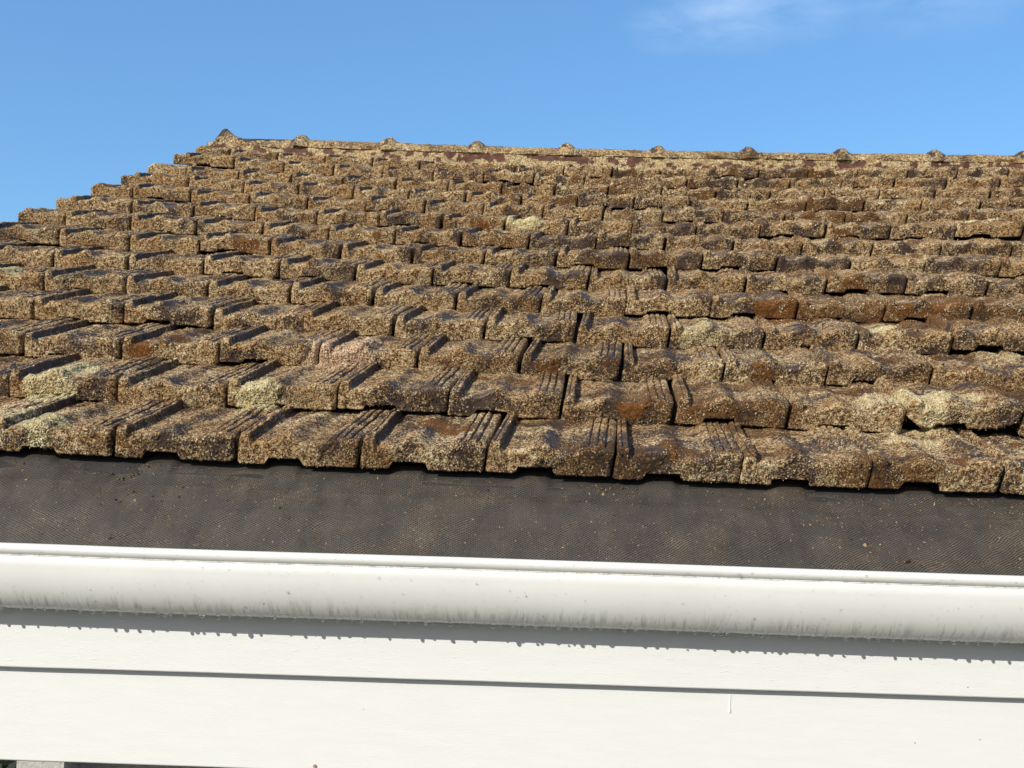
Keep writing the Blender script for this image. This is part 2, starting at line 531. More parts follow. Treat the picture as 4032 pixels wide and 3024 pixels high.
def roof_pt(n, r, h=0.0):
    n = np.asarray(n, float); r = np.asarray(r, float)
    return C + n[..., None] * A + r[..., None] * B + (np.asarray(h) + sag(n, r))[..., None] * NR


def px_to_roof(px, py, h=.04):
    d = ray(px, py); o = np.array([0, 0, ZC])
    p0 = C + h * NR
    t = ((p0 - o) @ NR) / (d @ NR)
    return o + t * d, t


# patches of growth that stand out: pixel of the photograph, radius in pixels, strength, pinkness
PALE = [(1350, 1385, 150, 1, .9), (1420, 1350, 90, 1, .8), (300, 1470, 110, 1, .1), (190, 1530, 130, 1, .2), (90, 1660, 150, 1, .3), (60, 1590, 70, .9, .9),
        (180, 1700, 80, 1, .0), (1010, 1560, 110, .9, .0), (1130, 1640, 80, .9, .9), (1230, 1600, 70, .8, .1), (3640, 1620, 140, 1, .25), (3480, 1600, 120, .9, .3),
        (3800, 1600, 90, .8, .3), (3600, 1720, 110, 1, .4), (3480, 1310, 80, .9, 0), (3830, 905, 55, 1, 0), (3920, 895, 50, 1, 0), (30, 1090, 90, .8, 0),
        (2060, 870, 70, .9, 0), (1990, 905, 50, .8, 0), (2230, 745, 60, .7, 0), (3180, 778, 35, 1, 0), (3220, 960, 70, .6, .1), (900, 640, 26, .9, 0),
        (1130, 655, 40, .9, 0), (2750, 1300, 110, .6, .1), (3000, 1400, 100, .55, .3), (3950, 1400, 110, .6, .3), (630, 945, 40, .8, .3), (950, 1105, 40, .6, .4)]
RUST = [(985, 965, 60, 1), (940, 950, 30, .8), (560, 1370, 60, 1), (700, 1350, 70, .9), (620, 1340, 40, .6), (480, 1715, 65, .9), (2490, 1615, 70, .9), (1900, 870, 60, .9),
        (1850, 880, 40, .6), (3100, 1235, 110, .9), (3020, 1215, 70, .8), (3660, 1225, 100, .9), (3560, 1230, 60, .7), (1720, 1650, 110, .9), (1800, 1690, 90, .8), (1640, 1665, 60, .7),
        (3330, 925, 60, .8), (3360, 1130, 60, .7), (1900, 1460, 70, .8), (2160, 1440, 70, .6), (2430, 1640, 60, .7), (2320, 985, 90, .7), (860, 1105, 60, .8),
        (980, 1110, 50, .7), (2680, 1790, 100, .7), (3780, 1840, 70, .6), (3780, 1790, 60, .5), (1480, 925, 40, .6), (3000, 1460, 60, .7), (3500, 1430, 90, .55), (760, 820, 50, .5),
        (2100, 1190, 60, .5), (2050, 1650, 60, .4), (2640, 1720, 60, .5), (2270, 700, 30, .6), (3560, 960, 80, .5), (3900, 1240, 70, .6), (3050, 1690, 60, .4), (4000, 1730, 60, .8)]
PALE3 = [px_to_roof(x, y) + (r, s, k) for x, y, r, s, k in PALE]
RUST3 = [px_to_roof(x, y) + (r, s) for x, y, r, s in RUST]


def growth(P, X, Y, cover, seed, topmask):
    """lichen, rust, pale, pink values for every vertex; P world points, X,Y surface metres"""
    wob = .55 + .9 * fbm(X * 22, Y * 22, seed + 3, 4)
    pale = np.zeros(P.shape[:-1]); pink = np.zeros_like(pale); rust = np.zeros_like(pale)
    for c, t, r, s, k in PALE3:
        rad = r * t / F
        d = np.linalg.norm(P - c, axis=-1) / rad * wob
        v = s * (1 - sstep(.75, 1.05, d))
        pink = np.where(v > pale, k, pink); pale = np.maximum(pale, v)
    for c, t, r, s in RUST3:
        rad = r * t / F
        d = np.linalg.norm(P - c, axis=-1) / rad * wob
        rust = np.maximum(rust, s * (1 - sstep(.6, 1.1, d)))
    n1 = fbm(X * 13 + 3.1, Y * 13, seed + 40, 4)
    wv_ = fbm(P[..., 0] * 4 + 30, P[..., 1] * 6 + P[..., 2] * 9, 77, 5)
    rust = np.maximum(rust, (.30 + .20 * sstep(-1.5, 1.0, P[..., 0])) * sstep(.48, .64, wv_) + .1 * sstep(.52, .7, fbm(X * 9, Y * 9, seed + 60, 4)))
    L = cover + (n1 - .5) * 1.9 + .10 * topmask
    L = np.maximum(L, pale * 1.2)
    return np.stack([np.clip(L, -.4, 1.3), np.clip(rust * (1 - pale), 0, 1), pale, pink], -1)


def profile(u, groove=1.):
    bump = lambda c, w: np.where(np.abs(u - c) < w, .5 + .5 * np.cos(np.pi * (u - c) / w), 0)
    p = .018 * sstep(.0, .012, u) * (1 - sstep(.082, .100, u)) - .005 * bump(.125, .03) - .007 * bump(.045, .012) * groove
    p = p + .020 * bump(.41, .16)
    p = p + .011 * sstep(.70, .76, u) + .005 * bump(.86, .15)
    p = p - groove * (.008 * bump(.80, .016) + .009 * bump(.865, .016) + .009 * bump(.93, .016))
    return p


def hump(u):
    return .020 * np.where(np.abs(u - .41) < .16, .5 + .5 * np.cos(np.pi * (u - .41) / .16), 0)


def notch(u):
    return .019 * sstep(.225, .265, u) * (1 - sstep(.525, .565, u))


H0 = .051


def build_tile(n0, n1, r, seed, dh=0., skew=0., name='roof_tile', want_obj=True, cover=.62, rounded=0.):
    gap_ = random.Random(seed * 5).choice([.004, .006, .008, .010, .012])
    width = (n1 - n0) * .3 - gap_
    depth = 2.24 + .3225 * r
    sp = depth / 1092 * .8
    nu = max(14, int(width / sp))
    nf = max(8, int(.052 / sp)); nn = max(6, int(.03 / sp)); nt_ = max(10, int(.30 / (sp * 2.2)))
    rad = .010
    # path: underside, front face, nose, top
    fy = np.concatenate([[.06, .006], np.zeros(nf), rad * (1 - np.cos(np.linspace(.08, np.pi / 2, nn))), np.linspace(rad + .004, GAUGE * 1.12, nt_)])
    H0 = float(np.interp(r, [1, 14], [.055, .052]))
    fh = np.concatenate([[0.0, 0.0], np.linspace(.0, 1, nf) * (H0 - rad), H0 - rad + rad * np.sin(np.linspace(.08, np.pi / 2, nn)), np.zeros(nt_)])
    top = np.zeros(len(fy)); top[2 + nf + nn:] = 1
    fh[2 + nf + nn:] = (H0 + .004) * (1 - (fy[2 + nf + nn:] - rad) / (GAUGE * 1.0 - rad)) - .004
    arc = np.concatenate([[0], np.cumsum(np.hypot(np.diff(fy), np.diff(fh)))])
    half = (n1 - n0) < .85 or (n1 - n0) > 1.05
    uu = np.linspace(0, 1, nu)
    prof_u = uu if not half else (1 - (1 - uu) * (n1 - n0))
    prof_u = np.clip(prof_u, 0, 1)
    U, Yp = np.meshgrid(uu, fy); PU = np.broadcast_to(prof_u, U.shape)
    Hh = np.broadcast_to(fh[:, None], U.shape); T = np.broadcast_to(top[:, None], U.shape); AR = np.broadcast_to(arc[:, None], U.shape)
    s0 = seed * 1.9
    P_ = profile(PU, sstep(.008, .03, Yp) * (.35 + .6 * fbm(U * width * 6 + s0, AR * 8, seed + 90, 3))) - hump(PU) * .7 * np.clip(Yp / GAUGE, 0, 1) * T
    b = notch(PU) * float(np.interp(r, [1, 2, 9], [1.05, .95, .6])) * random.Random(seed).uniform(.7, 1.1)
    if rounded: b = b + rounded * ((2 * U - 1) ** 4)
    w = np.clip(Hh / H0, 0, 1)
    hgt = np.where(T > 0, Hh + P_, b + w * (H0 + P_ - b))
    X = U * width
    # wavering, chips and dents of the concrete
    s = seed * 3.7
    hgt = hgt + (fbm(X * 14 + s, AR * 14, seed, 3) - .5) * .006 + np.maximum(0, fbm(X * 24 + s, AR * 16 + 3, seed + 21, 3) - .54) * .02 * T
    yy = Yp - (fbm(X * 20 + s, AR * 20 + 5, seed + 1, 3) - .5) * .007 * (1 - T) * (Yp < .05)
    # rake of the front a touch back and rounded corners
    xe = np.minimum(U, 1 - U) * width
    yy = yy + .003 * (1 - sstep(0, .008, xe)) * (1 - T)
    hgt = hgt - .0025 * (1 - sstep(0, .006, xe)) * np.clip(w + T, 0, 1)
    XX = X + n0 * .3 + gap_ / 2 + random.Random(seed * 3).uniform(-.002, .002) + .11 * hgt
    n_c = (n0 + n1) / 2
    base = C + r * B + sag(n_c, r) * NR
    ca, sa = math.cos(skew), math.sin(skew)
    xl = XX - n_c * .3
    Xr = n_c * .3 + xl * ca - yy * sa
    Yr = xl * sa + yy * ca
    Pt = base + Xr[..., None] * np.array([1., 0, 0]) + Yr[..., None] * BU + (hgt + dh + (sag(n_c + .5, r) - sag(n_c - .5, r)) * (U - .5))[..., None] * NR
    du = np.gradient(Pt, axis=1); dv = np.gradient(Pt, axis=0)
    Nn = np.cross(du, dv); Nn /= np.linalg.norm(Nn, axis=-1, keepdims=True) + 1e-12
    msk = growth(Pt, X + s, AR + s * .3, cover, seed, T)
    # shade painted in: rib flanks facing away from the sun bared to darken
    fl = np.clip(-np.gradient(profile(PU), axis=1) / np.maximum(np.gradient(X, axis=1), 1e-6), 0, 1.2)
    msk[..., 0] -= .55 * fl * T
    L = msk[..., 0]
    cs = max(.0046, sp * 2.0)
    F1, idv = cells((X + s) / cs, AR / cs, seed)
    cs2 = max(.012, sp * 4)
    F2, id2 = cells((X + s) / cs2, AR / cs2 + 7, seed + 3)
    grow = np.clip(sstep(.3, .6, L + (idv - .5) * .5) + msk[..., 1], 0, 1)
    fb_ = fbm((X + s) / .02, AR / .02, seed + 8, 4)
    disp = grow * (.0004 + .0016 * (1 - np.clip(F1, 0, 1)) * (.2 + idv) + .0045 * np.clip(fb_ - .35, 0, 1)) + msk[..., 2] * (.002 + .0045 * (1 - F1) * (.3 + idv))
    disp = disp * (.25 + .75 * sstep(0, .012, xe))
    disp[:2] *= 0
    Pt = Pt + Nn * disp[..., None]
    # loose thallus flakes standing off the crust
    rg = np.random.default_rng(seed)
    fs = max(.0023, sp * 1.15)
    j0, j1, i0, i1 = 2, Pt.shape[0] - 3, 2, nu - 3
    steep = np.where(T > 0, .8, 1.)
    nfl = int(width * (arc[-1] * .55) / fs ** 2 * .42)
    jj = rg.integers(j0, j1, nfl); ii = rg.integers(i0, i1, nfl)
    vis = Yp[jj, ii] < GAUGE * 1.02
    pn = fbm((X[jj, ii] + s) * 45, AR[jj, ii] * 45, seed + 50, 4)
    pr_ = np.clip((L[jj, ii] - .25) * 1.3, 0, 1) * sstep(.44, .60, pn) * 1.5 * steep[jj, ii] + msk[jj, ii, 2] * .7
    sel = vis & (rg.random(nfl) < pr_)
    jj, ii = jj[sel], ii[sel]; m_ = len(jj)
    nn_ = Nn[jj, ii] + rg.normal(0, .42, (m_, 3)); nn_ /= np.linalg.norm(nn_, axis=1, keepdims=True)
    t1 = np.cross(nn_, rg.normal(size=(m_, 3))); t1 /= np.linalg.norm(t1, axis=1, keepdims=True)
    t2 = np.cross(nn_, t1)
    sz = fs * np.exp(rg.normal(-.35, .35, (m_, 1)))
    ctr = Pt[jj, ii] + Nn[jj, ii] * (sz * .45) + t1 * rg.uniform(-.5, .5, (m_, 1)) * sp
    q_ = np.stack([ctr - t1 * sz * .6, ctr + t2 * sz * rg.uniform(.3, .7, (m_, 1)), ctr + t1 * sz * .6, ctr - t2 * sz * rg.uniform(.3, .7, (m_, 1))], 1)
    fm_ = np.stack([np.full(m_, 2.5), np.full(m_, -1.), np.clip(rg.uniform(.0, .75, m_) + msk[jj, ii, 2] * .5, 0, 1), np.clip(msk[jj, ii, 3] * msk[jj, ii, 2] + .12, 0, 1)], -1)
    fm_ = np.repeat(fm_[:, None], 4, 1)
    # side skirts
    dn_ = np.where(T[:, :1, None] > 0, -NR * .045, BU * .045 - NR * .0)
    dl = Pt[:, :1] + dn_ + np.array([.003, 0, 0]); dr = Pt[:, -1:] + dn_ - np.array([.003, 0, 0])
    Pt = np.concatenate([dl, Pt, dr], 1)
    msk = np.concatenate([msk[:, :1] * .4, msk, msk[:, -1:] * .4], 1)
    nv, nuu = Pt.shape[:2]
    n0_ = nuu * nv
    return (np.concatenate([Pt.reshape(-1, 3), q_.reshape(-1, 3)]), np.concatenate([grid_faces(nuu, nv), np.arange(m_ * 4).reshape(-1, 4) + n0_]),
            np.concatenate([msk.reshape(-1, 4), fm_.reshape(-1, 4)]))


# ------------------------------------------------------------------ house
house = empty('house', (0, 3.5, 0))
tag(house, 'white house with a lichen covered brown tile roof above its gutter', 'house')
HOFF = np.array([0, 3.5, 0])


def hobj(name, V, faces, mat, parent=None, **kw):
    """a part of the house: world coordinates, parented to the house or to one of its parts"""
    o = mesh_obj(name, np.asarray(V) - HOFF, faces, mat, None, **kw)
    o.parent = parent if parent is not None else house
    return o


# the roof: felt covered deck under the tiles
dn = np.linspace(-10.2, 9.5, 40); dr_ = np.linspace(.9, 15.3, 30)
DN, DR = np.meshgrid(dn, dr_)
top_ = roof_pt(DN, DR, -.022 * np.ones_like(DN)); bot_ = top_ - np.array([0, 0, .03])
V = np.concatenate([top_.reshape(-1, 3), bot_.reshape(-1, 3)])
f1 = grid_faces(40, 30)
ring = list(range(0, 40)) + [40 * k + 39 for k in range(1, 30)] + [40 * 29 + k for k in range(38, -1, -1)] + [40 * k for k in range(28, 0, -1)]
side = np.array([[ring[i], ring[i - 1], ring[i - 1] + 1200, ring[i] + 1200] for i in range(len(ring))])
roof = hobj('roof', V, np.concatenate([f1, f1[:, ::-1] + 1200, side]), M_DECK)

VERGE = -10.25
tiles = []
for r in range(1, 15):
    # right and left ends in view at this course, with a margin past the frame
    d = 2.24 + .3225 * r
    xr = (2.35 + (d - 2.56) * 1.145) / 1.0
    nmin = -6.2 - (r - 1) * 1.1
    nmax = 2.3 + (r - 1) * .40
    off = .5 if r % 2 == 0 else 0.
    k = math.ceil(nmax + 1 - off) + off
    while k > nmin - 1.0 and k - 1 > VERGE - .3:
        lo = k - 1
        if r % 2 == 0 and k < VERGE + 1.0:
            lo = VERGE
        elif r % 2 == 1 and k < -8.9:
            lo = VERGE
        tiles.append((r, lo, k))
        if lo == VERGE: break
        k -= 1

LABELS = {  # tiles that stand out, keyed by a pixel of the photograph
    (1390, 1370): 'tile with a thick pinkish cream lichen patch at its right',
    (250, 1500): 'tile under a thick pale yellow lichen crust',
    (560, 1370): 'tile with bright rust brown moss on its front edge',
    (985, 965): 'tile with a rust brown moss patch at its right end',
    (3880, 1620): 'tile that has slipped and tips down at its right corner over a wide black gap',
    (1900, 870): 'tile stained orange brown on top',
    (480, 1715): 'eaves tile with a mustard brown moss patch on its left',
    (3100, 1235): 'tile with a dark rust brown front',
}
lab = []
for (x, y), t in LABELS.items():
    p, _ = px_to_roof(x, y, .04)
    q = p - C - .04 * NR
    rr_ = q @ BU / GAUGE + 0
    lab.append((p[0] - C[0], rr_, t))


def tile_label(r, a, b):
    for (X, rr_, t) in lab:
        nn = (X - r * B[0]) / .3
        if a <= nn < b and int(math.floor(rr_ + .12)) == r: return t
    return None


SLIP = None
tiles.sort(key=lambda t: (t[0], abs((t[1] + t[2]) / 2 + 1.5 - (t[0] - 1) * -.25)))
far_V, far_F, far_M, nfar = [], [], [], 0
seen_parts = 0
for i, (r, a, b) in enumerate(tiles):
    sd = 11 + i * 7
    rr_ = random.Random(sd)
    dh = rr_.uniform(-.004, .010) + (.011 if rr_.random() < (.22 if r > 3 and (a + b) / 2 > -4 else .1) else 0)
    if r == 1: dh = rr_.uniform(-.003, .001)
    if r == 2 and abs(a + 3.5) < .1: dh = .013
    skew = rr_.gauss(0, .015)
    n_c = (a + b) / 2
    # lichen is thick and even up to the left, patchy to the right and low down
    left = sstep(0, 1, np.array((-n_c - 1) / 7.0))
    high = sstep(3, 13, np.array(float(r)))
    cover = .67 + .17 * float(left) + .08 * float(high) + rr_.uniform(-.09, .09)
    rounded = 0.
    if r == 2 and a <= 1.75 < b:
        pass
    slipped = (r == 2 and b > 2.0 and b <= 3.0)
    if slipped:
        skew = .03; dh = .02; rounded = .03
    V, Fc, Mk = build_tile(a, b, float(r), sd, dh, skew, cover=cover, rounded=rounded)
    if seen_parts < 100:
        o = hobj('roof_tile', V, Fc, M_TILE, roof, attr=Mk)
        t = tile_label(r, a, b)
        if t: o['label'] = t
        seen_parts += 1
    else:
        far_V.append(V); far_F.append(Fc + nfar); far_M.append(Mk); nfar += len(V)
o = hobj('upper_roof_tiles', np.concatenate(far_V), np.concatenate(far_F), M_TILE, roof, attr=np.concatenate(far_M))
o['kind'] = 'stuff'
o['label'] = 'upper courses of lichen covered tiles below the ridge'

# ------------------------------------------------------------------ ridge: caps with collars, mortar bed, horned end cap
YR = C[1] + 15.35 * B[1]
RX = [949, 1300, 1876, 2186, 2534, 2900, 3300, 3993, 4500, 5200]
RY = [549, 563, 583, 591, 600, 606, 612, 621, 627, 635]


def ridge_apex(px):
    return on_wall(px, float(np.interp(px, RX, RY)), YR)


def loft(stations, hw, Hc, extra, wide, seed, cover, thick=.014, dense=44, bare=None):
    """cap shell: a row of arched sections along the ridge; stations = world apex points"""
    ns = len(stations)
    ph = np.linspace(0, np.pi, dense)
    S, PH = np.meshgrid(np.arange(ns), ph)
    S = S.T; PH = PH.T
    ap = np.asarray(stations)[S]
    e = np.asarray(extra)[S]; wd = np.asarray(wide)[S]
    yy = -(hw + wd) * np.cos(PH) * (1 - .45 * np.clip(e / .1, 0, 1) * np.sin(PH) ** 2)
    zz = -Hc + (Hc + e) * np.sin(PH) ** .8
    P = ap + np.stack([0 * yy, yy, zz], -1)
    s = seed * 1.3
    X = ap[..., 0] + s; Y = PH * hw
    P[..., 2] += (fbm(X * 9, Y * 9, seed, 3) - .5) * .012
    P[..., 1] += (fbm(X * 17, Y * 17 + 9, seed, 3) - .5) * .012
    n1 = fbm(X * 12, Y * 12, seed + 9, 4)
    L = np.clip(cover + (n1 - .5) * 1.0, 0, 1.2)
    if bare is not None: L = np.where(bare(S / (ns - 1.), PH, n1), -.8, L)
    rust = .5 * sstep(.62, .75, fbm(X * 8, Y * 8, seed + 33, 3))
    m = np.stack([L, rust, 0 * L + .12, 0 * L], -1)
    du = np.gradient(P, axis=0); dv = np.gradient(P, axis=1)
    Nn = np.cross(du, dv); Nn /= np.linalg.norm(Nn, axis=-1, keepdims=True) + 1e-9
    if Nn[ns // 2, dense // 2, 2] < 0: Nn = -Nn
    F1, idv = cells(X / .014, Y / .014, seed)
    P = P + Nn * (sstep(.35, .6, L) * (.002 + .007 * (1 - F1) * idv))[..., None]
    inner = P - Nn * thick
    V = np.concatenate([P.reshape(-1, 3), inner.reshape(-1, 3)])
    M = np.concatenate([m.reshape(-1, 4), m.reshape(-1, 4)])
    f = grid_faces(dense, ns); k = ns * dense
    edge = [j for j in range(dense)] + [dense * i + dense - 1 for i in range(1, ns)] + [(ns - 1) * dense + j for j in range(dense - 2, -1, -1)] + [dense * i for i in range(ns - 2, 0, -1)]
    sd_ = np.array([[edge[i - 1], edge[i], edge[i] + k, edge[i - 1] + k] for i in range(len(edge))])
    return V, np.concatenate([f, f[:, ::-1] + k, sd_]), M, edge, k


COL = [1190, 1534, 1876, 2227, 2582, 2936, 3300, 3667, 4018, 4385, 4760]
for i in range(len(COL)):
    x0 = COL[i]; x1 = (COL + [5150])[i + 1]
    xs = np.concatenate([np.linspace(x0 - 26, x0 + 42, 22), np.linspace(x0 + 46, x1 - 14, 40)])
    st = [ridge_apex(x) for x in xs]
    t = np.array(xs - x0)
    e = .038 * np.where(t < 8, .12 + .88 * np.sin(np.clip((t + 26) / 34, 0, 1) * np.pi / 2) ** .8, (1 - sstep(8, 42, t)))
    nst = len(xs)
    fb = lambda s_, ph, n1: ((s_ * (nst - 1) < 7 + 3 * (n1 - .5) * 8) & (ph > .25) & (n1 < .62)) | ((ph > 1.25) & (n1 > .5) & (s_ > .3))
    V, Fc, Mk, _, _ = loft(st, .115, .066, e, e * .45, 300 + i * 13, .80, bare=fb)
    # close the left end of the collar with an end face
    cpt = np.mean(V[:44], 0)
    Fe = np.array([[j, j + 1, len(V), len(V)] for j in range(43)])
    V2 = np.vstack([V, cpt]); M2 = np.vstack([Mk, [[-.8, 0, 0, 0]]])
    Mk2 = M2.copy()
    fl = [tuple(q) for q in Fc.tolist()] + [(j, j + 1, len(V)) for j in range(43)]
    hobj('ridge_cap', V2, fl, M_TILE, roof, attr=Mk2)
xs = np.concatenate([np.linspace(862, 960, 34), np.linspace(965, 1176, 26)])
st = [ridge_apex(max(x, 949)) + (on_wall(x, 549, YR) - on_wall(max(x, 949), 549, YR)) for x in xs]
t = xs
e = np.interp(t, [850, 862, 868, 876, 884, 893, 904, 914, 927, 949, 1200], [-.03, -.02, .02, .066, .074, .073, .056, .036, .014, 0, 0])
bare = lambda s_, ph, n1: ((s_ < .24 + .3 * (n1 - .5)) & (ph > .5)) | ((s_ > .53) & (ph > .42 + .5 * (s_ - .5) + .8 * (n1 - .5)) & (s_ < .90))
V, Fc, Mk, _, _ = loft(st, .115, .078, e, -.5 * np.clip(e, 0, 1), 991, .82, bare=bare)
V2 = np.vstack([V, np.mean(V[:44], 0)])
fl = [tuple(q) for q in Fc.tolist()] + [(j, j + 1, len(V)) for j in range(43)]
o = hobj('ridge_end_cap', V2, fl, M_TILE, roof, attr=np.vstack([Mk, [[-.8, 0, 0, 0]]]))
o['label'] = 'maroon glazed ridge end with an upturned horn'

# mortar bed under the caps
px = np.linspace(838, 5000, 900)
nz = 9
ap = np.array([ridge_apex(max(x, 949)) + (on_wall(x, 549, YR) - on_wall(max(x, 949), 549, YR)) for x in px])
hz = np.linspace(-.052, -.17, nz)
P = np.zeros((nz, len(px), 3)); Mk = np.zeros((nz, len(px), 4))
for j in range(nz):
    X = ap[:, 0]; z = hz[j]
    wob = fbm(X * 10, X * 0 + z * 22, 71, 4); w2 = fbm(X * 30, X * 0 + z * 60, 72, 3)
    P[j] = ap + np.stack([0 * X, -.108 - .018 * j / nz - .022 * (wob - .4) - .018 * (w2 - .5), 0 * X + z], -1)
    low = j / (nz - 1)
    L = sstep(.42, .56, fbm(X * 15, X * 0 + z * 24, 75, 5) + .45 * abs(low - .35) + .02)
    Mk[j] = np.stack([L * 1.5 - .6, 0 * X + .10, .5 * L, .3 * L], -1)
front = P
back = P + np.array([0, .19, 0])
V = np.concatenate([front.reshape(-1, 3), back.reshape(-1, 3)])
k = nz * len(px); f = grid_faces(len(px), nz)
ends = np.array([[j * len(px), (j + 1) * len(px), (j + 1) * len(px) + k, j * len(px) + k] for j in range(nz - 1)])
hobj('ridge_mortar', V, np.concatenate([f[:, ::-1], f + k, ends]), M_MORTAR, roof, attr=np.concatenate([Mk.reshape(-1, 4)] * 2))

# rear slope of the roof, so that the ridge is a real ridge
rb = []
for n_ in (-10.2, 9.5):
    a0 = roof_pt(n_, 15.6, -.03); rb.append(a0); rb.append(a0 + np.array([0, 4.6, -2.05]))
V = np.array([rb[0], rb[2], rb[3], rb[1]]); V = np.concatenate([V, V - np.array([0, 0, .05])])
hobj('rear_roof_slope', V, [(0, 1, 2, 3), (7, 6, 5, 4), (0, 4, 5, 1), (1, 5, 6, 2), (2, 6, 7, 3), (3, 7, 4, 0)], M_DECK, smooth=False)

# ------------------------------------------------------------------ eaves: gutter, guard, fascia
YG = 2.41                                           # front of the gutter rim
GL, GR = on_wall(0, 2138, YG), on_wall(4032, 2269, YG)
gdir = (GR - GL); gdir[1] = 0; gdir /= gdir[0]


def eave(x, y, z):
    """x along the eaves (world x), y back from the rim, z up from the top of the rim"""
    x = np.asarray(x, float); y = np.asarray(y, float); z = np.asarray(z, float)
    return np.stack([x, YG + y, GL[2] + gdir[2] * (x - GL[0]) + z], -1)


def extrude(name, prof, xs, mat, parent=None, uv=True, closed=True, smooth=True, wob=0.):
    prof = np.asarray(prof, float)
    arc = np.concatenate([[0], np.cumsum(np.hypot(*np.diff(prof, axis=0).T))])
    X, Yp = np.meshgrid(xs, prof[:, 0]); _, Zp = np.meshgrid(xs, prof[:, 1]); _, AR = np.meshgrid(xs, arc)
    w_ = (fbm(X * 1.3, X * 0, 5, 3) - .5) * wob
    P = eave(X, Yp + w_, Zp + w_)
    V = P.reshape(-1, 3); f = grid_faces(len(xs), len(prof))
    o = hobj(name, V, f, mat, parent, smooth=smooth, uv=np.stack([X, AR], -1).reshape(-1, 2) if uv else None)
    return o


gx = np.linspace(-3.6, 4.2, 300)
th = np.linspace(0, np.pi / 2, 22)
body = [(.110, -.004), (.110, -.152)] + [(.066 + .069 * -math.sin(t_), -.050 - .102 * math.cos(t_)) for t_ in th] + [(-.0035, -.040), (-.0005, -.030), (.0035, -.026), (.006, -.024)]
inner = [(y + .0022, z + .0022) for y, z in body[::-1]]
inner[-2:] = [(.1055, -.140), (.1055, -.004)]
# run the profile from the inside back over the rim to the outside back
outer = body[::-1]
GP = outer + [(.108, -.004)]
gut = extrude('gutter', body[::-1], gx, M_GUTTER, wob=.003)
gut_in = body[::-1]
o = extrude('lining', [(y + (.0025 if y < .105 else -.0025), z + .0025) for y, z in body], gx, M_GUTTER, gut, wob=.003)
bead = [(.0095 - .0125 * math.cos(t_), -.0125 + .0125 * math.sin(t_)) for t_ in np.linspace(-2.3, 3.98, 30)]
extrude('rim', bead, gx, M_GUTTER, gut, wob=.003)

# fascia boards
YF = YG + .113
fl_, fr_ = on_wall(0, 2625, YF), on_wall(4032, 2752, YF)
ll_, lr_ = on_wall(0, 2992, YF + .021), on_wall(800, 3021, YF + .021)


def board(name, yf, thick, top_l, top_r, bl, br, x0=-3.6, x1=4.2, round_=.003):
    def line(p, q, x): return p[2] + (q[2] - p[2]) * (x - p[0]) / (q[0] - p[0])
    xs = np.linspace(x0, x1, 260)
    zt = np.array([line(top_l, top_r, x) for x in xs]); zb = np.array([line(bl, br, x) for x in xs])
    zb = zb + (fbm(xs * 3, xs * 0, 8, 4) - .5) * .0025
    prof = [(yf + thick, 1, 0), (yf + thick, 0, 0), (yf + round_, 0, 0), (yf + .001, 0, .001), (yf, 0, round_), (yf, 1, -round_), (yf + round_, 1, 0), (yf + thick, 1, 0)]
    P = np.array([[(x, y, (t_ if s else b_) + dz) for x, t_, b_ in zip(xs, zt, zb)] for y, s, dz in prof])
    bow = (fbm(xs * 1.1, xs * 0, 3, 3) - .5) * .004
    P[..., 1] += bow[None]
    V = P.reshape(-1, 3); f = grid_faces(len(xs), len(prof))
    k = len(xs)
    cap1 = tuple(j * k for j in range(len(prof) - 1)); cap2 = tuple(j * k + k - 1 for j in range(len(prof) - 2, -1, -1))
    return hobj(name, V, [tuple(q) for q in f[:, ::-1].tolist()] + [cap1, cap2], M_BOARD, smooth=False)


up = np.array([0, 0, 1.])
board('upper_fascia_board', YF, .022, fl_ + up * .30, fr_ + up * .30, fl_, fr_)
lo = board('lower_fascia_board', YF + .021, .022, fl_ + up * .03, fr_ + up * .03, ll_, lr_)
# nail head low on the board
npos = on_wall(1240, 3016, YF + .021)
nv_ = [(npos[0] + .0042 * math.cos(a_), npos[1] - y_, npos[2] + .0042 * math.sin(a_)) for y_ in (-.003, .0025) for a_ in np.linspace(0, 2 * np.pi, 14, endpoint=False)]
o = hobj('nail_head', np.array(nv_), [tuple(range(14, 28))] + [(j, (j + 1) % 14, 14 + (j + 1) % 14, 14 + j) for j in range(14)], M_STEEL, lo, smooth=False)
# a paint run that dried below the upper board
rp = []
tp = on_wall(2632 + 385 * .633, 2100 + 1005 * .633, YF + .021); bt = on_wall(2632 + 380 * .633, 2100 + 1115 * .633, YF + .021)
for j, t_ in enumerate(np.linspace(0, 1, 9)):
    c0 = tp * (1 - t_) + bt * t_; w_ = .0022 if t_ < .8 else .0022 + .0014 * math.sin((t_ - .8) / .2 * math.pi * .8)
    for a_ in np.linspace(0, np.pi, 7): rp.append((c0[0] + w_ * math.cos(a_), c0[1] - (.0012 + .001 * (t_ > .8)) * math.sin(a_) + .0003, c0[2]))
hobj('paint_run', np.array(rp), np.concatenate([grid_faces(7, 9)]), M_BOARD, lo)

